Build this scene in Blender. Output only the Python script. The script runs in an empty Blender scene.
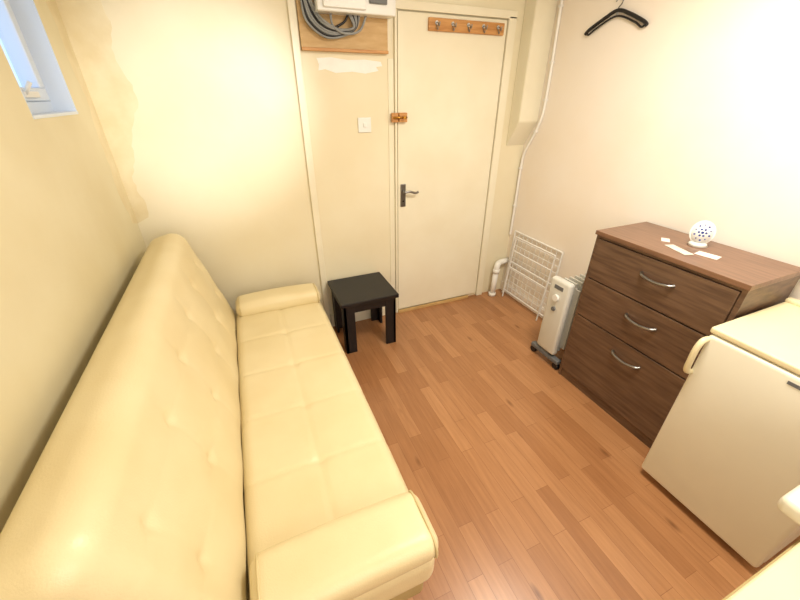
import bpy, bmesh, math, random
from mathutils import Vector, Matrix
random.seed(3)
S=bpy.context.scene
COL=S.collection
# ------------------------------------------------------------ materials
def lin(c):
    return tuple(((x/255)/12.92 if x/255<=0.04045 else (((x/255)+0.055)/1.055)**2.4) for x in c)
def mat(name, rgb, rough=0.5, metal=0.0, var=0.0, scale=8.0, bump=0.0, bscale=60.0, stretch=(1,1,1), rgb2=None, spec=0.5, coat=0.0, contrast=(0.35,0.65)):
    m=bpy.data.materials.new(name); m.use_nodes=True
    nt=m.node_tree; N=nt.nodes; L=nt.links
    b=N['Principled BSDF']
    b.inputs['Roughness'].default_value=rough
    b.inputs['Metallic'].default_value=metal
    b.inputs['Specular IOR Level'].default_value=spec
    b.inputs['Coat Weight'].default_value=coat
    c1=lin(rgb); c2=lin(rgb2) if rgb2 else tuple(x*(1-var) for x in c1)
    tc=N.new('ShaderNodeTexCoord'); mp=N.new('ShaderNodeMapping'); mp.inputs['Scale'].default_value=stretch
    L.new(tc.outputs['Object'],mp.inputs['Vector'])
    nz=N.new('ShaderNodeTexNoise'); nz.inputs['Scale'].default_value=scale; nz.inputs['Detail'].default_value=5
    L.new(mp.outputs['Vector'],nz.inputs['Vector'])
    rp=N.new('ShaderNodeValToRGB'); rp.color_ramp.elements[0].position=contrast[0]; rp.color_ramp.elements[1].position=contrast[1]
    rp.color_ramp.elements[0].color=(*c1,1); rp.color_ramp.elements[1].color=(*c2,1)
    L.new(nz.outputs['Fac'],rp.inputs['Fac']); L.new(rp.outputs['Color'],b.inputs['Base Color'])
    if bump>0:
        n2=N.new('ShaderNodeTexNoise'); n2.inputs['Scale'].default_value=bscale; n2.inputs['Detail'].default_value=4
        L.new(mp.outputs['Vector'],n2.inputs['Vector'])
        bp=N.new('ShaderNodeBump'); bp.inputs['Strength'].default_value=bump; bp.inputs['Distance'].default_value=0.01
        L.new(n2.outputs['Fac'],bp.inputs['Height']); L.new(bp.outputs['Normal'],b.inputs['Normal'])
    return m
M={}
M['wall_y']=mat('paint_yellow',(241,233,206),0.40,rgb2=(235,224,192),scale=1.8,bump=0.12,bscale=9)
M['wall_l']=mat('paint_yellow_aged',(232,223,190),0.45,rgb2=(222,210,172),scale=2.6,bump=0.2,bscale=7,contrast=(0.3,0.7))
M['wall_r']=mat('paint_peach',(248,240,230),0.5,rgb2=(246,235,220),scale=2,bump=0.08,bscale=12)
M['paint_old']=mat('paint_bare_plaster',(228,213,172),0.55,rgb2=(237,225,190),scale=9,bump=0.2,bscale=14)
M['door']=mat('paint_door_cream',(243,237,214),0.3,rgb2=(238,230,204),scale=3,bump=0.04,bscale=10)
M['gloss']=mat('paint_white_gloss',(248,246,240),0.25,var=0.03)
M['ceil']=mat('paint_ceiling',(245,243,238),0.8,var=0.02)
M['leather']=mat('cream_leather',(234,219,177),0.36,rgb2=(229,212,167),scale=4,bump=0.10,bscale=220)
M['piping']=mat('cream_piping',(216,198,150),0.4,var=0.05)
M['sofabase']=mat('sofa_base_fabric',(190,170,118),0.7,var=0.1,bump=0.1)
M['black']=mat('black_ash',(20,19,22),0.42,var=0.3,scale=4,stretch=(1,12,1))
M['blkpl']=mat('black_plastic',(18,18,22),0.4,var=0.2)
M['chrome']=mat('brushed_chrome',(205,205,205),0.25,metal=1.0,var=0.05)
M['handle']=mat('satin_nickel',(150,148,145),0.3,metal=1.0,var=0.05)
M['brass']=mat('brass',(190,140,60),0.3,metal=1.0,var=0.1)
M['pine']=mat('pine_wood',(208,154,92),0.45,rgb2=(186,128,68),scale=6,stretch=(1.5,8,14))
M['board']=mat('plywood_board',(212,180,130),0.6,rgb2=(198,162,110),scale=5,stretch=(2,4,8))
M['thresh']=mat('threshold_oak',(214,180,122),0.5,rgb2=(196,158,100),scale=5,stretch=(2,20,20))
M['fridge']=mat('fridge_enamel',(238,234,216),0.32,var=0.02)
M['cream']=mat('cream_plastic',(236,224,184),0.4,var=0.04)
M['whitep']=mat('white_plastic',(240,240,236),0.35,var=0.03)
M['pvc']=mat('upvc_white_daylight_tint',(222,234,250),0.3,var=0.02)  # white uPVC, with the blue tint of daylight mixed into its colour
M['grey']=mat('grey_plastic',(110,112,114),0.5,var=0.1)
M['cgrey']=mat('cable_grey',(150,152,152),0.45,var=0.1)
M['ltgrey']=mat('heater_enamel',(218,217,208),0.35,var=0.04)
M['wire']=mat('white_coated_wire',(242,240,236),0.35,var=0.04)
M['paper']=mat('paper_card',(238,230,222),0.7,var=0.06)
M['paper2']=mat('torn_paper',(255,255,252),0.8,var=0.06,scale=20)
M['blue']=mat('blue_print',(40,60,140),0.4,var=0.1)
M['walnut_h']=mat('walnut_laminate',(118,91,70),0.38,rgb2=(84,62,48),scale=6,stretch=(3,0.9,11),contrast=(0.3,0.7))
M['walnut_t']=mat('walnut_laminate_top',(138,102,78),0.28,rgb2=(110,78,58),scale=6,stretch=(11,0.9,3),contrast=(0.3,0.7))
M['dark']=mat('dark_gap',(20,14,10),0.8,var=0.1)
def floor_mat():
    m=bpy.data.materials.new('laminate_oak_strip'); m.use_nodes=True
    nt=m.node_tree;N=nt.nodes;L=nt.links;b=N['Principled BSDF']
    tc=N.new('ShaderNodeTexCoord'); mp=N.new('ShaderNodeMapping'); mp.inputs['Rotation'].default_value=(0,0,math.radians(90))
    L.new(tc.outputs['Object'],mp.inputs['Vector'])
    br=N.new('ShaderNodeTexBrick'); br.offset=0.37; br.offset_frequency=2; br.squash=1
    br.inputs['Color1'].default_value=(*lin((190,139,95)),1); br.inputs['Color2'].default_value=(*lin((166,115,74)),1)
    br.inputs['Mortar'].default_value=(*lin((146,98,62)),1)
    br.inputs['Scale'].default_value=1; br.inputs['Brick Width'].default_value=0.50; br.inputs['Row Height'].default_value=0.070
    br.inputs['Mortar Size'].default_value=0.0009; br.inputs['Mortar Smooth'].default_value=0.2; br.inputs['Bias'].default_value=0
    L.new(mp.outputs['Vector'],br.inputs['Vector'])
    mp2=N.new('ShaderNodeMapping'); mp2.inputs['Scale'].default_value=(24,1.6,1)
    L.new(tc.outputs['Object'],mp2.inputs['Vector'])
    nz=N.new('ShaderNodeTexNoise'); nz.inputs['Scale'].default_value=2.5; nz.inputs['Detail'].default_value=7; nz.inputs['Roughness'].default_value=0.6
    L.new(mp2.outputs['Vector'],nz.inputs['Vector'])
    rp=N.new('ShaderNodeValToRGB'); rp.color_ramp.elements[0].position=0.3; rp.color_ramp.elements[1].position=0.7
    rp.color_ramp.elements[0].color=(0.82,0.78,0.74,1); rp.color_ramp.elements[1].color=(1.05,1.05,1.05,1)
    L.new(nz.outputs['Fac'],rp.inputs['Fac'])
    mx=N.new('ShaderNodeMix'); mx.data_type='RGBA'; mx.blend_type='MULTIPLY'; mx.inputs['Factor'].default_value=1
    L.new(br.outputs['Color'],mx.inputs['A']); L.new(rp.outputs['Color'],mx.inputs['B'])
    mp3=N.new('ShaderNodeMapping'); mp3.inputs['Scale'].default_value=(9,3.2,1); L.new(tc.outputs['Object'],mp3.inputs['Vector'])
    vo=N.new('ShaderNodeTexVoronoi'); vo.inputs['Scale'].default_value=0.9; L.new(mp3.outputs['Vector'],vo.inputs['Vector'])
    r3=N.new('ShaderNodeValToRGB'); r3.color_ramp.elements[0].position=0.03; r3.color_ramp.elements[1].position=0.13
    r3.color_ramp.elements[0].color=(0.45,0.36,0.30,1); r3.color_ramp.elements[1].color=(1,1,1,1)
    L.new(vo.outputs['Distance'],r3.inputs['Fac'])
    m2=N.new('ShaderNodeMix'); m2.data_type='RGBA'; m2.blend_type='MULTIPLY'; m2.inputs['Factor'].default_value=0.85
    L.new(mx.outputs['Result'],m2.inputs['A']); L.new(r3.outputs['Color'],m2.inputs['B'])
    L.new(m2.outputs['Result'],b.inputs['Base Color'])
    b.inputs['Roughness'].default_value=0.30; b.inputs['Specular IOR Level'].default_value=0.55
    return m
M['floor']=floor_mat()
def glass_mat():
    m=bpy.data.materials.new('window_glass'); m.use_nodes=True
    nt=m.node_tree;N=nt.nodes;L=nt.links
    for n in list(N):
        if n.type!='OUTPUT_MATERIAL': N.remove(n)
    out=[n for n in N if n.type=='OUTPUT_MATERIAL'][0]
    t=N.new('ShaderNodeBsdfTransparent'); g=N.new('ShaderNodeBsdfGlossy'); g.inputs['Roughness'].default_value=0.05
    mx=N.new('ShaderNodeMixShader'); mx.inputs[0].default_value=0.06
    L.new(t.outputs[0],mx.inputs[1]);L.new(g.outputs[0],mx.inputs[2]);L.new(mx.outputs[0],out.inputs[0]); return m
M['glass']=glass_mat()
# ------------------------------------------------------------ helpers
def empty(name, loc=(0,0,0)):
    e=bpy.data.objects.new(name,None); e.location=loc; e.empty_display_size=0.1; COL.objects.link(e); return e
def addmesh(name, bm, m, parent=None, smooth=False):
    me=bpy.data.meshes.new(name); bm.normal_update(); bm.to_mesh(me); bm.free()
    me.materials.append(m)
    if smooth:
        for p in me.polygons: p.use_smooth=True
    o=bpy.data.objects.new(name,me); COL.objects.link(o)
    if parent: o.parent=parent; o.matrix_parent_inverse=Matrix.Translation(-parent.location)
    return o
def box(name,x0,x1,y0,y1,z0,z1,m,parent=None,bev=0.0,seg=2,M4=None):
    bm=bmesh.new(); bmesh.ops.create_cube(bm,size=1)
    for v in bm.verts:
        v.co=Vector(((x0+x1)/2+v.co.x*(x1-x0),(y0+y1)/2+v.co.y*(y1-y0),(z0+z1)/2+v.co.z*(z1-z0)))
    if bev>0: bmesh.ops.bevel(bm,geom=list(bm.edges),offset=bev,segments=seg,affect='EDGES',profile=0.5)
    if M4: bmesh.ops.transform(bm,matrix=M4,verts=bm.verts)
    return addmesh(name,bm,m,parent,bev>0.008)
def cyl(name,p0,p1,r,m,parent=None,seg=24,r2=None,bev=0):
    p0=Vector(p0);p1=Vector(p1);d=p1-p0
    bm=bmesh.new(); bmesh.ops.create_cone(bm,cap_ends=True,segments=seg,radius1=r,radius2=r if r2 is None else r2,depth=d.length)
    if bev>0:
        es=[e for e in bm.edges if len(e.link_faces)==2 and any(len(f.verts)>4 for f in e.link_faces)]
        bmesh.ops.bevel(bm,geom=es,offset=bev,segments=2,affect='EDGES')
    q=Vector((0,0,1)).rotation_difference(d.normalized()).to_matrix().to_4x4()
    bmesh.ops.transform(bm,matrix=Matrix.Translation((p0+p1)/2)@q,verts=bm.verts)
    o=addmesh(name,bm,m,parent,True)
    for p in o.data.polygons:
        if len(p.vertices)>4: p.use_smooth=False
    return o
def catmull(pts,n=8,cyc=False):
    pts=[Vector(p) for p in pts]; out=[]; k=len(pts)
    rng=range(k if cyc else k-1)
    for i in rng:
        g=lambda j: pts[j%k] if cyc else pts[max(0,min(k-1,j))]
        a,b,c,d=g(i-1),g(i),g(i+1),g(i+2)
        for s in range(n):
            t=s/n
            out.append(0.5*((2*b)+(c-a)*t+(2*a-5*b+4*c-d)*t*t+(3*b-a-3*c+d)*t**3))
    if not cyc: out.append(pts[-1])
    return out
def tube(name,pts,r,m,parent=None,cyc=False,smooth=True,seg=4,join=None):
    cu=bpy.data.curves.new('tmp','CURVE'); cu.dimensions='3D'; cu.bevel_depth=r; cu.bevel_resolution=seg; cu.use_fill_caps=True
    lists=pts if isinstance(pts[0][0],(list,tuple,Vector)) else [pts]
    for P in lists:
        Q=catmull(P,8,cyc) if smooth else [Vector(p) for p in P]
        sp=cu.splines.new('POLY'); sp.points.add(len(Q)-1)
        for i,p in enumerate(Q): sp.points[i].co=(*p,1)
        sp.use_cyclic_u=cyc
    o=bpy.data.objects.new('tmp',cu); COL.objects.link(o)
    dg=bpy.context.evaluated_depsgraph_get(); me=bpy.data.meshes.new_from_object(o.evaluated_get(dg))
    bpy.data.objects.remove(o)
    me.materials.clear(); me.materials.append(m); me.name=name
    for p in me.polygons: p.use_smooth=True
    ob=bpy.data.objects.new(name,me); COL.objects.link(ob)
    if parent: ob.parent=parent; ob.matrix_parent_inverse=Matrix.Translation(-parent.location)
    return ob
def cushion(name,hx,hy,hz,r,m,parent,T,disp=None,cell=0.02):
    bm=bmesh.new(); h=(hx,hy,hz)
    for ax in range(3):
        u=(ax+1)%3; v=(ax+2)%3
        nu=max(4,int(2*h[u]/cell)); nv=max(4,int(2*h[v]/cell))
        for sg in (-1,1):
            g=[]
            for i in range(nu+1):
                row=[]
                for j in range(nv+1):
                    p=[0,0,0]; p[ax]=sg*h[ax]; p[u]=-h[u]+2*h[u]*i/nu; p[v]=-h[v]+2*h[v]*j/nv
                    row.append(bm.verts.new(p))
                g.append(row)
            for i in range(nu):
                for j in range(nv):
                    f=[g[i][j],g[i+1][j],g[i+1][j+1],g[i][j+1]]
                    if sg<0: f.reverse()
                    bm.faces.new(f)
    bmesh.ops.remove_doubles(bm,verts=bm.verts,dist=1e-5)
    for vt in bm.verts:
        p=vt.co.copy()
        q=Vector([max(-(h[k]-r),min(h[k]-r,p[k])) for k in range(3)])
        d=p-q
        if d.length>1e-9: p=q+d.normalized()*r
        if disp: p=disp(p)
        vt.co=p
    bmesh.ops.recalc_face_normals(bm,faces=bm.faces)
    bmesh.ops.transform(bm,matrix=T,verts=bm.verts)
    return addmesh(name,bm,m,parent,True)
# ------------------------------------------------------------ room
XL,XR,YB,YR,ZC=-0.60,2.08,2.42,-1.05,2.36
box('floor',XL-0.12,XR+0.12,YR-0.12,YB+0.12,-0.06,0,M['floor'])
box('ceiling',XL-0.12,XR+0.12,YR-0.12,YB+0.12,ZC,ZC+0.06,M['ceil'])
box('wall_back',XL-0.12,XR+0.12,YB,YB+0.12,0,ZC,M['wall_y'])
box('wall_right',XR,XR+0.12,YR,YB,0,ZC,M['wall_r'])
box('wall_rear',XL-0.12,XR+0.12,YR-0.12,YR,0,ZC,M['wall_r'])
wy0,wy1,wz0,wz1=1.70,2.15,1.54,2.16
bm=bmesh.new()
for (a,b,c,d) in [(YR,wy0,0,ZC),(wy1,YB,0,ZC),(wy0,wy1,0,wz0),(wy0,wy1,wz1,ZC)]:
    r=bmesh.ops.create_cube(bm,size=1)
    for v in r['verts']:
        v.co=Vector((XL-0.07+v.co.x*0.14,(a+b)/2+v.co.y*(b-a),(c+d)/2+v.co.z*(d-c)))
addmesh('wall_left',bm,M['wall_l'])
def skim(name,pts,nrm,m):
    bm=bmesh.new(); vs=[bm.verts.new(p) for p in pts]; f=bm.faces.new(vs)
    r=bmesh.ops.extrude_face_region(bm,geom=[f]); ev=[g for g in r['geom'] if isinstance(g,bmesh.types.BMVert)]
    for v in ev: v.co+=Vector(nrm)
    bmesh.ops.recalc_face_normals(bm,faces=bm.faces)
    return addmesh(name,bm,m)
zz=[1.0+i*0.025 for i in range(53)]
def jag(z,s): return 0.018*math.sin(z*9+s)+0.012*math.sin(z*23+s*2)+0.014*random.random()
def sm(a,b,x):
    t=max(0,min(1,(x-a)/(b-a))); return t*t*(3-2*t)
pts=[(XL,YB,0.97)]+[(XL+0.07+jag(z,1)+0.10*sm(1.35,1.6,z),YB,z) for z in zz]+[(XL,YB,2.33)]
skim('trim_plaster_patch_back',pts,(0,-0.0006,0),M['paint_old'])
pts=[(XL,YB,0.97)]+[(XL,YB-0.10-jag(z,3),z) for z in zz]+[(XL,YB,2.33)]
skim('trim_plaster_patch_left',pts,(0.0006,0,0),M['paint_old'])
# window
w=empty('window_1',(XL-0.1,1.92,1.85))
fx0,fx1=XL-0.13,XL-0.075
t=0.045
box('frame_bottom',fx0,fx1,wy0,wy1,wz0,wz0+t,M['pvc'],w,0.004)
box('frame_top',fx0,fx1,wy0,wy1,wz1-t,wz1,M['pvc'],w,0.004)
box('frame_near',fx0,fx1,wy0,wy0+t,wz0+t,wz1-t,M['pvc'],w,0.004)
box('frame_far',fx0,fx1,wy1-t,wy1,wz0+t,wz1-t,M['pvc'],w,0.004)
box('sash_bottom',fx0+0.01,fx1+0.014,wy0+t,wy1-t,wz0+t,wz0+2*t,M['pvc'],w,0.005)
box('sash_top',fx0+0.01,fx1+0.014,wy0+t,wy1-t,wz1-2*t,wz1-t,M['pvc'],w,0.005)
box('sash_near',fx0+0.01,fx1+0.014,wy0+t,wy0+2*t,wz0+2*t,wz1-2*t,M['pvc'],w,0.005)
box('sash_far',fx0+0.01,fx1+0.014,wy1-2*t,wy1-t,wz0+2*t,wz1-2*t,M['pvc'],w,0.005)
box('pane',fx0+0.02,fx0+0.026,wy0+2*t,wy1-2*t,wz0+2*t,wz1-2*t,M['glass'],w)
box('sill',fx1,XL+0.003,wy0,wy1,wz0-0.006,wz0+0.006,M['pvc'],w,0.003)
box('reveal_lining_far',fx1,XL,wy1-0.006,wy1,wz0+0.006,wz1,M['pvc'],w)
box('reveal_lining_near',fx1,XL,wy0,wy0+0.006,wz0+0.006,wz1,M['pvc'],w)
box('stay_base',fx1+0.014,fx1+0.028,1.86,1.98,wz0+t+0.012,wz0+t+0.032,M['whitep'],w,0.003)
cyl('stay_knob',(fx1+0.02,1.87,wz0+t+0.02),(fx1+0.05,1.87,wz0+t+0.06),0.007,M['whitep'],w)
# door
d=empty('door_1',(1.39,YB,1.0))
box('leaf',1.005,1.775,YB-0.018,YB-0.001,0.03,2.03,M['door'],d,0.003)
box('jamb_left',0.985,0.999,YB-0.022,YB-0.001,0.0,2.05,M['door'],d,0.002)
box('jamb_right',1.781,1.84,YB-0.03,YB-0.001,0.0,2.05,M['door'],d,0.004)
box('head',0.985,1.84,YB-0.03,YB-0.001,2.036,2.08,M['door'],d,0.004)
box('backplate',1.022,1.062,YB-0.026,YB-0.018,0.90,1.06,M['handle'],d,0.003)
cyl('spindle',(1.042,YB-0.025,1.01),(1.042,YB-0.065,1.01),0.009,M['handle'],d)
tube('lever',[(1.042,YB-0.062,1.01),(1.08,YB-0.066,1.012),(1.12,YB-0.062,1.0),(1.145,YB-0.058,1.004)],0.008,M['handle'],d)
cyl('keyhole',(1.042,YB-0.027,0.94),(1.042,YB-0.0255,0.94),0.006,M['blkpl'],d)
box('threshold_strip',1.0,1.69,YB-0.035,YB-0.018,0.0,0.024,M['thresh'],d,0.002)
h=empty('door_latch',(1.0,YB-0.03,1.48))
box('keep_block',0.955,1.0,YB-0.04,YB-0.022,1.455,1.51,M['pine'],h,0.003)
box('bolt_block',1.004,1.06,YB-0.045,YB-0.018,1.455,1.51,M['pine'],h,0.003)
cyl('bolt',(0.96,YB-0.052,1.483),(1.055,YB-0.052,1.483),0.006,M['brass'],h)
cyl('knob',(1.03,YB-0.05,1.483),(1.03,YB-0.075,1.483),0.008,M['brass'],h)
box('trim_1',0.388,0.428,YB-0.018,YB,0.0,ZC,M['door'],None,0.003)
box('trim_2',0.945,0.983,YB-0.006,YB,0.0,1.80,M['door'],None,0.002)
box('baseboard_back',0.432,0.983,YB-0.018,YB,0,0.11,M['door'],None,0.004)
box('baseboard_right',XR-0.016,XR,1.30,YB,0,0.09,M['wall_r'],None,0.004)
# coat hook rack
k=empty('coat_hook_rack',(1.47,YB-0.03,1.98))
box('rail',1.20,1.745,YB-0.036,YB-0.0181,1.945,2.01,M['pine'],k,0.004)
for i in range(5):
    x=1.25+i*0.111
    cyl('hook_plate_%d'%i,(x,YB-0.036,1.985),(x,YB-0.040,1.985),0.011,M['chrome'],k)
    tube('hook_%d'%i,[(x,YB-0.038,1.985),(x,YB-0.055,1.982),(x,YB-0.068,1.966),(x,YB-0.076,1.972),(x,YB-0.078,1.985)],0.0035,M['handle'],k)
    tube('hook_low_%d'%i,[(x,YB-0.038,1.978),(x,YB-0.045,1.96),(x,YB-0.055,1.95),(x,YB-0.060,1.962)],0.003,M['handle'],k)
# electric panel
e=empty('electrical_meter_board',(0.69,YB-0.03,1.95))
box('board',0.435,0.94,YB-0.022,YB-0.0005,1.82,2.22,M['board'],e,0.002)
box('board_lip',0.435,0.94,YB-0.034,YB-0.022,1.82,1.835,M['pine'],e,0.002)
box('consumer_unit',0.52,0.955,YB-0.115,YB-0.022,1.985,2.18,M['whitep'],e,0.006)
box('unit_cover',0.55,0.78,YB-0.13,YB-0.115,2.0,2.16,M['whitep'],e,0.004)
box('unit_switch_block',0.80,0.90,YB-0.128,YB-0.115,2.03,2.12,M['grey'],e,0.004)
bundles=[];greys=[]
for i in range(7):
    o=i*0.010
    tgt=bundles if i in (1,4) else greys
    tgt.append([(0.45+o*0.7,YB-0.03-0.004*i,2.2),(0.455+o*0.6,YB-0.04-0.005*i,2.06),(0.47+o,YB-0.05,1.95+o*0.6),(0.56,YB-0.05-0.006*i,1.885+o*1.0),(0.66-o*0.3,YB-0.05,1.89+o*0.5),(0.74-o*0.3,YB-0.05-0.003*i,1.93),(0.76-o,YB-0.06,1.99)])
greys.append([(0.60,YB-0.06,2.0),(0.61,YB-0.06,1.93),(0.68,YB-0.07,1.90),(0.76,YB-0.06,1.92),(0.80,YB-0.06,1.99)])
bundles.append([(0.49,YB-0.035,2.05),(0.50,YB-0.04,1.96),(0.58,YB-0.045,1.92),(0.67,YB-0.045,1.95),(0.70,YB-0.05,1.99)])
tube('cables_black',bundles,0.0062,M['blkpl'],e)
tube('cables_grey',greys,0.006,M['cgrey'],e)
P=[(0.515,1.79),(0.60,1.795),(0.70,1.785),(0.80,1.79),(0.90,1.782),(0.91,1.76),(0.87,1.755),(0.885,1.735),(0.80,1.72),(0.72,1.728),(0.62,1.72),(0.56,1.737),(0.52,1.73),(0.525,1.76)]
pts=[(x,YB,z) for x,z in P]
skim('torn_wallpaper_patch',pts,(0,-0.002,0),M['paper2'])
# light switch
s=empty('light_switch',(0.78,YB-0.005,1.44))
box('plate',0.737,0.823,YB-0.010,YB,1.40,1.486,M['whitep'],s,0.003)
box('rocker',0.770,0.790,YB-0.016,YB-0.010,1.43,1.456,M['whitep'],s,0.002)
# boxing in corner with slanted bottom
bm=bmesh.new()
A=[(1.91,YB-0.11,1.44),(1.91,YB,1.27),(2.08,YB,1.27),(2.08,YB-0.11,1.44),(1.91,YB-0.11,ZC),(1.91,YB,ZC),(2.08,YB,ZC),(2.08,YB-0.11,ZC)]
V=[bm.verts.new(p) for p in A]
for f in [(0,1,2,3),(4,7,6,5),(0,4,5,1),(3,2,6,7),(0,3,7,4),(1,5,6,2)]: bm.faces.new([V[i] for i in f])
bmesh.ops.recalc_face_normals(bm,faces=bm.faces)
bmesh.ops.bevel(bm,geom=list(bm.edges),offset=0.004,segments=2,affect='EDGES')
addmesh('trim_pipe_boxing',bm,M['door'],None,False)
# cable on wall
c=empty('wall_cable',(XR-0.01,2.26,1.6))
cq=XR-0.010
tube('cable',[(cq,2.27,2.34),(cq,2.262,2.0),(cq,2.255,1.75),(cq,2.255,1.55),(cq,2.27,1.45),(cq,2.32,1.34),(cq,2.385,1.22),(cq,2.40,1.10),(cq,2.40,0.8),(cq,2.40,0.55)],0.0095,M['gloss'],c)
for i,(y,z) in enumerate([(2.265,2.1),(2.257,1.8),(2.255,1.58),(2.30,1.375),(2.40,1.1),(2.40,0.8)]):
    box('clip_%d'%i,XR-0.022,XR,y-0.012,y+0.012,z-0.007,z+0.007,M['wire'],c,0.002)
# waste pipe
p=empty('waste_pipe',(1.93,2.35,0.15))
cyl('riser',(1.92,2.345,0.0),(1.93,2.345,0.26),0.024,M['gloss'],p)
tube('elbow',[(1.93,2.345,0.24),(1.931,2.345,0.275),(1.94,2.35,0.30),(1.965,2.365,0.308),(1.99,2.375,0.31)],0.026,M['gloss'],p)
cyl('collar',(1.929,2.345,0.225),(1.931,2.345,0.262),0.030,M['gloss'],p)
cyl('outlet',(1.98,2.372,0.31),(2.075,2.385,0.31),0.024,M['gloss'],p)
cyl('collar_floor',(1.92,2.345,0.0),(1.92,2.345,0.03),0.032,M['gloss'],p)
# ------------------------------------------------------------ wire rack
r=empty('wire_drying_rack',(2.02,2.1,0.3))
def rk(y,z,off=0.0):
    return (2.030+ (z/0.60)*0.035-off, y, z)
y0,y1=1.80,2.335
HT=0.60
fr=[[rk(y0,0.012),rk(y0,HT),],[rk(y1,0.012),rk(y1,HT)],[rk(y0,HT),rk(y1,HT)],[rk(y0,0.05),rk(y1,0.05)],[rk(y0,0.33),rk(y1,0.33)]]
tube('frame',fr,0.007,M['wire'],r,smooth=False)
wr=[[rk(y0,0.10+i*0.055),rk(y1,0.10+i*0.055)] for i in range(9)]
wr+=[[rk(y0+0.0535*i,0.05),rk(y0+0.0535*i,HT)] for i in range(1,10)]
tube('wires',wr,0.003,M['wire'],r,smooth=False)
fr=[[rk(y0+0.03,0.012,0.045),rk(y0+0.03,0.57,0.03),],[rk(y1-0.06,0.012,0.045),rk(y1-0.06,0.57,0.03)],[rk(y0+0.03,0.57,0.03),rk(y1-0.06,0.57,0.03)],[rk(y0+0.03,0.3,0.035),rk(y1-0.06,0.3,0.035)],[rk(y0+0.03,0.45,0.032),rk(y1-0.06,0.45,0.032)]]
tube('fold_wing',fr,0.006,M['wire'],r,smooth=False)
# ------------------------------------------------------------ coat hanger
g=empty('coat_hanger',(XR-0.02,1.82,1.97))
hx=XR-0.014
tube('hook',[(hx,1.82,1.99),(hx,1.82,2.02),(hx,1.805,2.035),(hx,1.80,2.055),(hx,1.815,2.072),(hx,1.835,2.066),(hx,1.842,2.05)],0.003,M['handle'],g)
tube('shoulders',[(hx,2.015,1.925),(hx,1.99,1.945),(hx,1.90,1.985),(hx,1.82,2.01),(hx,1.74,1.985),(hx,1.645,1.94),(hx,1.62,1.92)],0.009,M['blkpl'],g)
tube('trouser_bar',[(hx,2.005,1.935),(hx,1.99,1.920),(hx,1.94,1.945),(hx,1.82,1.985),(hx,1.70,1.945),(hx,1.65,1.916),(hx,1.63,1.925)],0.005,M['blkpl'],g)
cyl('wall_nail',(XR,1.82,2.068),(XR-0.03,1.82,2.070),0.003,M['chrome'],g)
# ------------------------------------------------------------ sofa
so=empty('sofa_bed',(-0.1,1.35,0.0))
SY0,SY1=0.46,2.27; SC=(SY0+SY1)/2; HL=(SY1-SY0)/2
cols=[-HL+ (i+0.5)*(2*HL/6) for i in range(6)]
def disp_back(p):
    if p.z>0:
        w=min(1,p.z/0.05)
        d=0.022*(1-(p.x/HL)**2)*(1-(p.y/0.33)**2)
        for cx in cols:
            for ry in (-0.06,0.15):
                dx=p.x-cx; dy=p.y-ry
                d-=0.011*math.exp(-(dx*dx+dy*dy)/(2*0.016**2))
                d-=0.007*math.exp(-(dx*dx+dy*dy)/(2*0.06**2))
        for cx in cols:
            d-=0.0018*math.exp(-((p.x-cx)/0.009)**2)*(1 if abs(p.y)<0.25 else 0.3)
        for ry in (-0.06,0.15):
            d-=0.0014*math.exp(-((p.y-ry)/0.009)**2)
        d+=0.002*math.sin(p.x*23+p.y*11)*math.sin(p.y*17)
        p=p+Vector((0,0,d*w))
    return p
T=Matrix(((0,-0.27,0.963,-0.378),(1,0,0,SC),(0,0.963,0.27,0.632),(0,0,0,1)))
cushion('backrest',HL,0.325,0.098,0.075,M['leather'],so,T,disp_back,0.0105)
def disp_seat(p):
    if p.z>0:
        w=min(1,p.z/0.04)
        d=0.012*(1-(p.x/HL)**4)
        for cx in cols:
            d-=0.0042*math.exp(-((p.x-cx)/0.009)**2)
            dx=p.x-cx; dy=p.y
            d-=0.007*math.exp(-(dx*dx+dy*dy)/(2*0.02**2))
        d-=0.0036*math.exp(-((p.y)/0.009)**2)
        d+=0.0015*math.sin(p.x*27+p.y*9)*math.sin(p.y*21)
        p=p+Vector((0,0,d*w))
    return p
T=Matrix(((0,-1,0,0.060),(1,0,0,SC),(0,0,1,0.335),(0,0,0,1)))
cushion('seat',HL,0.27,0.08,0.05,M['leather'],so,T,disp_seat,0.0105)
def disp_b(p):
    return p+Vector((0,0,0.012*(1-(p.x/0.27)**2) if p.z>0 else 0))
for i,(yc,hh) in enumerate([(SY0+0.09,0.1),(SY1-0.09,0.09)]):
    T=Matrix(((1,0,0,0.068),(0,1,0,yc),(0,0,1,0.447),(0,0,0,1)))
    cushion('bolster_%d'%i,0.262,hh,0.048,0.045,M['leather'],so,T,disp_b,0.012)
    for sx in (-0.252,0.258):
        loop=[]
        for q in range(24):
            a=q/24*2*math.pi
            cx=math.copysign(abs(math.cos(a))**0.6,math.cos(a)); sz=math.copysign(abs(math.sin(a))**0.7,math.sin(a))
            loop.append((0.068+sx*0.93,yc+cx*(hh-0.002),0.449+sz*0.047))
        tube('bolster_piping_%d_%d'%(i,1 if sx>0 else 0),loop,0.004,M['piping'],so,cyc=True,smooth=False)
box('base_frame',-0.47,0.30,SY0+0.03,SY1-0.03,0.13,0.26,M['sofabase'],so,0.02,3)
tube('seat_piping',[(0.328,SY0+0.05,0.30),(0.328,SY1-0.05,0.30)],0.004,M['piping'],so,smooth=False)
for i,(x,y) in enumerate([(-0.40,SY0+0.15),(0.22,SY0+0.15),(-0.40,SY1-0.15),(0.22,SY1-0.15)]):
    cyl('leg_%d'%i,(x,y,0.0),(x,y,0.14),0.018,M['chrome'],so,r2=0.026)
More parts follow.
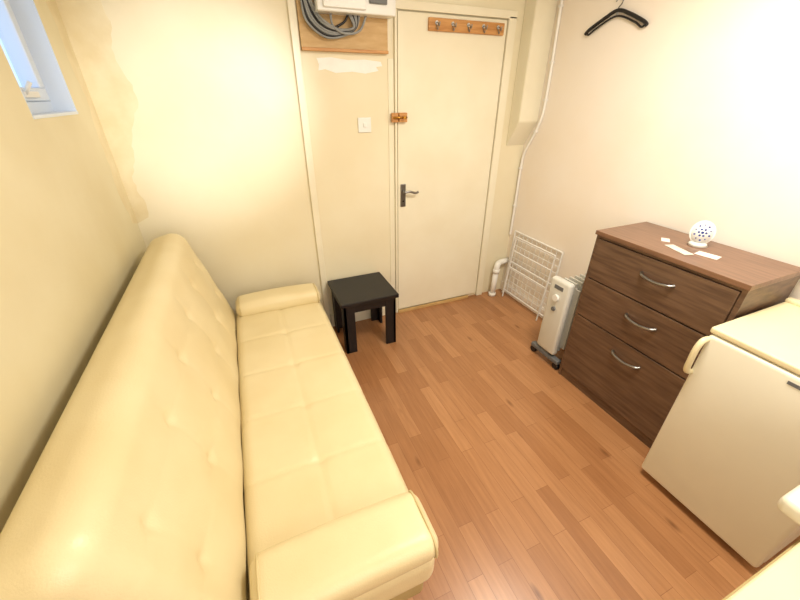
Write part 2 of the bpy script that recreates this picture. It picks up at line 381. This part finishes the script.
# ------------------------------------------------------------ black stool
st=empty('black_stool',(0.64,2.2,0.2))
x0,x1,ya,yb,zt=0.432,0.842,2.0,2.395,0.415
box('top',x0,x1,ya,yb,zt-0.028,zt,M['black'],st,0.004)
for nm,y in (('apron_front',ya+0.02),('apron_rear',yb-0.036)):
    box(nm,x0+0.035,x1-0.035,y,y+0.016,zt-0.088,zt-0.028,M['black'],st,0.002)
for nm,x in (('apron_side_a',x0+0.02),('apron_side_b',x1-0.036)):
    box(nm,x,x+0.016,ya+0.035,yb-0.035,zt-0.088,zt-0.028,M['black'],st,0.002)
for i,(a,b) in enumerate([(x0+0.018,ya+0.018),(x1-0.036,ya+0.018),(x0+0.018,yb-0.036),(x1-0.036,yb-0.036)]):
    dx=0.075; sx=1 if a<0.6 else -1; sy=1 if b<2.2 else -1
    ax0,ax1=(a,a+dx) if sx>0 else (a+0.018-dx,a+0.018)
    bx0,bx1=(b,b+dx) if sy>0 else (b+0.018-dx,b+0.018)
    box('leg_%d_a'%i,ax0,ax1,b,b+0.018,0,zt-0.028,M['black'],st,0.002)
    box('leg_%d_b'%i,a,a+0.018,bx0,bx1,0,zt-0.028,M['black'],st,0.002)
# ------------------------------------------------------------ oil heater
ht=empty('oil_radiator_heater',(1.85,1.42,0.3))
yc=1.425
box('control_panel',1.675,1.725,yc-0.078,yc+0.078,0.09,0.62,M['ltgrey'],ht,0.018,4)
cyl('dial_a',(1.675,yc,0.50),(1.660,yc,0.50),0.022,M['whitep'],ht)
cyl('dial_b',(1.675,yc,0.42),(1.665,yc,0.42),0.014,M['grey'],ht)
box('handle_recess',1.6735,1.677,yc-0.035,yc+0.035,0.555,0.582,M['grey'],ht,0.002)
for i in range(7):
    x=1.765+i*0.045
    bm=bmesh.new()
    bmesh.ops.create_cube(bm,size=1)
    for v in bm.verts: v.co=Vector((x+v.co.x*0.012,yc+v.co.y*0.17,0.345+v.co.z*0.51))
    es=[ed for ed in bm.edges if abs((ed.verts[0].co-ed.verts[1].co).x)>0.01]
    bmesh.ops.bevel(bm,geom=es,offset=0.035,segments=5,affect='EDGES')
    addmesh('fin_%d'%i,bm,M['ltgrey'],ht)
for z in (0.14,0.52):
    cyl('header_%d'%int(z*100),(1.72,yc,z),(2.04,yc,z),0.024,M['grey'],ht)
for i,x in enumerate((1.70,1.98)):
    box('foot_%d'%i,x-0.02,x+0.02,yc-0.125,yc+0.125,0.045,0.075,M['grey'],ht,0.006)
    box('foot_post_%d'%i,x-0.015,x+0.015,yc-0.03,yc+0.03,0.07,0.12,M['grey'],ht,0.004)
    for sy in (-1,1):
        cyl('wheel_%d_%d'%(i,sy),(x-0.012,yc+sy*0.105,0.024),(x+0.012,yc+sy*0.105,0.024),0.024,M['blkpl'],ht)
# ------------------------------------------------------------ chest of drawers
ch=empty('chest_of_drawers',(1.87,0.93,0.5))
cx0,cx1,cy0,cy1,cz=1.685,2.06,0.585,1.275,0.985
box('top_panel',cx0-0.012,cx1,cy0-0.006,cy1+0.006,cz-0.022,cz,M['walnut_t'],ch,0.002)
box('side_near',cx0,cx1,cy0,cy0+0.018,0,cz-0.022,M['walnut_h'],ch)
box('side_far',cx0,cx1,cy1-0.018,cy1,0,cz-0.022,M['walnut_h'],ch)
box('back_panel',cx1-0.008,cx1,cy0+0.018,cy1-0.018,0.02,cz-0.022,M['dark'],ch)
box('carcass_inner',cx0+0.012,cx1-0.01,cy0+0.018,cy1-0.018,0.03,cz-0.03,M['dark'],ch)
box('plinth',cx0+0.004,cx0+0.02,cy0+0.018,cy1-0.018,0,0.058,M['walnut_h'],ch)
box('top_rail',cx0,cx0+0.014,cy0+0.018,cy1-0.018,cz-0.036,cz-0.022,M['walnut_h'],ch)
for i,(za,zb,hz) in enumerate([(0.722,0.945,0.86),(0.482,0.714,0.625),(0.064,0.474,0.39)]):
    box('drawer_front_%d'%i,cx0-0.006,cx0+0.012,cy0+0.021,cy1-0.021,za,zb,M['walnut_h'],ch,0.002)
    hy=0.905; hw=0.078
    prof=[(cx0-0.006,hy-hw,hz+0.006),(cx0-0.022,hy-hw*0.8,hz+0.001),(cx0-0.030,hy-hw*0.35,hz-0.004),(cx0-0.031,hy,hz-0.006),(cx0-0.030,hy+hw*0.35,hz-0.004),(cx0-0.022,hy+hw*0.8,hz+0.001),(cx0-0.006,hy+hw,hz+0.006)]
    tube('handle_%d'%i,prof,0.0075,M['handle'],ch)
cz+=0.0005
# flat oval upright air freshener : disc body with printed flower pattern, on small foot
a=empty('decorative_air_freshener',(1.93,0.93,cz))
Rz=Matrix.Translation((1.93,0.93,cz+0.062))@Matrix.Rotation(math.radians(30),4,'Z')@Matrix.Rotation(math.radians(14),4,'Y')
bm=bmesh.new(); bmesh.ops.create_cone(bm,cap_ends=True,segments=48,radius1=1,radius2=1,depth=1)
bmesh.ops.transform(bm,matrix=Matrix.Rotation(math.radians(90),4,'Y'),verts=bm.verts)
for v in bm.verts: v.co=Vector((v.co.x*0.026,v.co.y*0.048,v.co.z*0.055))
es=[ed for ed in bm.edges if any(len(f.verts)>4 for f in ed.link_faces)]
bmesh.ops.bevel(bm,geom=es,offset=0.009,segments=4,affect='EDGES')
bmesh.ops.transform(bm,matrix=Rz,verts=bm.verts)
addmesh('body',bm,M['whitep'],a,True)
cyl('base',(1.93,0.93,cz),(1.93,0.93,cz+0.018),0.040,M['whitep'],a,r2=0.032)
def pr(y,z,rad,n,k):
    cyl('print_%d'%k,Rz@Vector((-0.010,y,z)),Rz@Vector((-0.0138,y,z)),rad,M['blue'],a,seg=n)
kk=0
pr(0,0,0.006,8,kk)
for i in range(6):
    an=i*math.pi/3; kk+=1; pr(0.014*math.cos(an),0.016*math.sin(an),0.0052,5,kk)
for i in range(10):
    an=i*math.pi/5+0.3; kk+=1; pr(0.029*math.cos(an),0.035*math.sin(an),0.0045 if i%2 else 0.003,6,kk)
def card(name,x,y,w,hh,rot,m,z=0.0):
    T=Matrix.Translation((x,y,0))@Matrix.Rotation(math.radians(rot),4,'Z')
    return box(name,-w/2,w/2,-hh/2,hh/2,cz+z,cz+z+0.0015,m,None,0,2,T)
M['green']=mat('receipt_print',(196,206,190),0.7,rgb2=(236,214,206),scale=30)
card('paper_card',1.84,0.83,0.055,0.085,10,M['paper'])
card('paper_receipt',1.79,0.925,0.045,0.125,-18,M['green'])
card('paper_card',1.86,1.035,0.055,0.035,35,M['paper'])
# ------------------------------------------------------------ fridge
f=empty('mini_fridge',(1.78,0.33,0.4))
fx0,fx1,fy0,fy1=1.505,2.03,0.095,0.568
box('cabinet',fx0+0.055,fx1,fy0,fy1,0.03,0.825,M['fridge'],f,0.008)
box('door_panel',fx0,fx0+0.048,fy0,fy1,0.035,0.822,M['fridge'],f,0.014,4)
box('door_seal',fx0+0.046,fx0+0.057,fy0+0.01,fy1-0.01,0.045,0.815,M['grey'],f)
box('worktop',fx0+0.004,fx1,fy0-0.004,fy1+0.004,0.826,0.852,M['cream'],f,0.008,3)
box('worktop_upstand',fx1-0.035,fx1,fy0-0.004,fy1+0.004,0.85,0.868,M['cream'],f,0.006)
tube('handle',[(fx0+0.006,fy1-0.004,0.80),(fx0-0.022,fy1-0.002,0.795),(fx0-0.034,fy1,0.76),(fx0-0.034,fy1,0.70),(fx0-0.026,fy1,0.655),(fx0+0.004,fy1-0.003,0.64)],0.011,M['cream'],f)
box('badge',fx0-0.002,fx0+0.002,0.262,0.318,0.787,0.799,M['grey'],f)
for i,(x,y) in enumerate([(fx0+0.08,fy0+0.05),(fx0+0.08,fy1-0.05),(fx1-0.05,fy0+0.05),(fx1-0.05,fy1-0.05)]):
    cyl('foot_%d'%i,(x,y,0),(x,y,0.035),0.018,M['blkpl'],f)
# ------------------------------------------------------------ side table + hob (bottom right)
tb=empty('kitchen_side_table',(1.0,-0.2,0.4))
tx0,tx1,ty0,ty1=0.70,1.40,-0.5,0.045
box('top',tx0,tx1,ty0,ty1,0.725,0.75,M['cream'],tb,0.008,3)
box('top_edge_band',tx0+0.006,tx1-0.006,ty1-0.012,ty1+0.004,0.715,0.724,M['sofabase'],tb)
box('apron_front',tx0+0.03,tx1-0.03,ty1-0.045,ty1-0.028,0.65,0.725,M['fridge'],tb)
box('apron_rear',tx0+0.03,tx1-0.03,ty0+0.028,ty0+0.045,0.65,0.725,M['fridge'],tb)
for i,(x,y) in enumerate([(tx0+0.03,ty0+0.03),(tx1-0.07,ty0+0.03),(tx0+0.03,ty1-0.07),(tx1-0.07,ty1-0.07)]):
    box('leg_%d'%i,x,x+0.04,y,y+0.04,0,0.725,M['fridge'],tb,0.004)
hb=empty('tabletop_hob',(1.2,-0.05,0.76))
box('body',0.985,1.40,-0.21,0.11,0.768,0.815,M['fridge'],hb,0.015,3)
for i,x in enumerate((1.085,1.295)):
    cyl('ring_plate_%d'%i,(x,0.015,0.815),(x,0.015,0.827),0.075,M['blkpl'],hb,bev=0.003)
    cyl('ring_trim_%d'%i,(x,0.015,0.814),(x,0.015,0.819),0.083,M['chrome'],hb)
    cyl('knob_%d'%i,(x,-0.21,0.79),(x,-0.23,0.79),0.016,M['blkpl'],hb)
for i,(x,y) in enumerate([(1.02,-0.18),(1.37,-0.18),(1.02,0.02),(1.37,0.02)]):
    cyl('foot_%d'%i,(x,y,0.75),(x,y,0.77),0.012,M['blkpl'],hb)
# ------------------------------------------------------------ lights
def area(name,loc,tgt,size,power,col,sy=None):
    l=bpy.data.lights.new(name,'AREA'); l.energy=power; l.color=col; l.size=size
    if sy: l.shape='RECTANGLE'; l.size_y=sy
    o=bpy.data.objects.new(name,l); o.location=loc
    o.rotation_euler=(Vector(tgt)-Vector(loc)).to_track_quat('-Z','Y').to_euler(); COL.objects.link(o)
area('ceiling_light',(1.2,0.7,2.33),(1.2,0.7,0),0.5,35,(1.0,0.94,0.83))
area('rear_fill_light',(0.6,-1.0,1.5),(0.9,2.4,1.2),1.6,19,(1.0,0.96,0.90),1.2)  # unseen area light behind the camera; the rear wall has no window
sp=bpy.data.lights.new('added_wall_spot','SPOT'); sp.energy=300; sp.color=(0.98,0.98,1.0); sp.spot_size=math.radians(24); sp.spot_blend=1.0; sp.shadow_soft_size=0.06  # added lamp that makes the bright patch on the back wall
o=bpy.data.objects.new('added_wall_spot',sp); o.location=(0.9,-0.7,2.15); o.rotation_euler=(Vector((-0.12,2.42,1.52))-o.location).to_track_quat('-Z','Y').to_euler(); COL.objects.link(o)
W=bpy.data.worlds.new('World'); S.world=W; W.use_nodes=True
bg=W.node_tree.nodes['Background']; bg.inputs[0].default_value=(0.50,0.72,1.0,1); bg.inputs[1].default_value=1.6
S.view_settings.view_transform='Standard'; S.view_settings.look='None'; S.view_settings.exposure=0
# ------------------------------------------------------------ camera
cam=bpy.data.cameras.new('camera'); cam.sensor_width=36; cam.lens=358/800*36; cam.clip_start=0.02
co=bpy.data.objects.new('camera',cam); COL.objects.link(co)
yaw=math.radians(23); pit=math.radians(29.6)
F=Vector((math.sin(yaw)*math.cos(pit),math.cos(yaw)*math.cos(pit),-math.sin(pit)))
R=Vector((math.cos(yaw),-math.sin(yaw),0)); U=R.cross(F)
m=Matrix((R,U,-F)).transposed().to_4x4(); m.translation=Vector((0,0,1.6)); co.matrix_world=m
S.camera=co
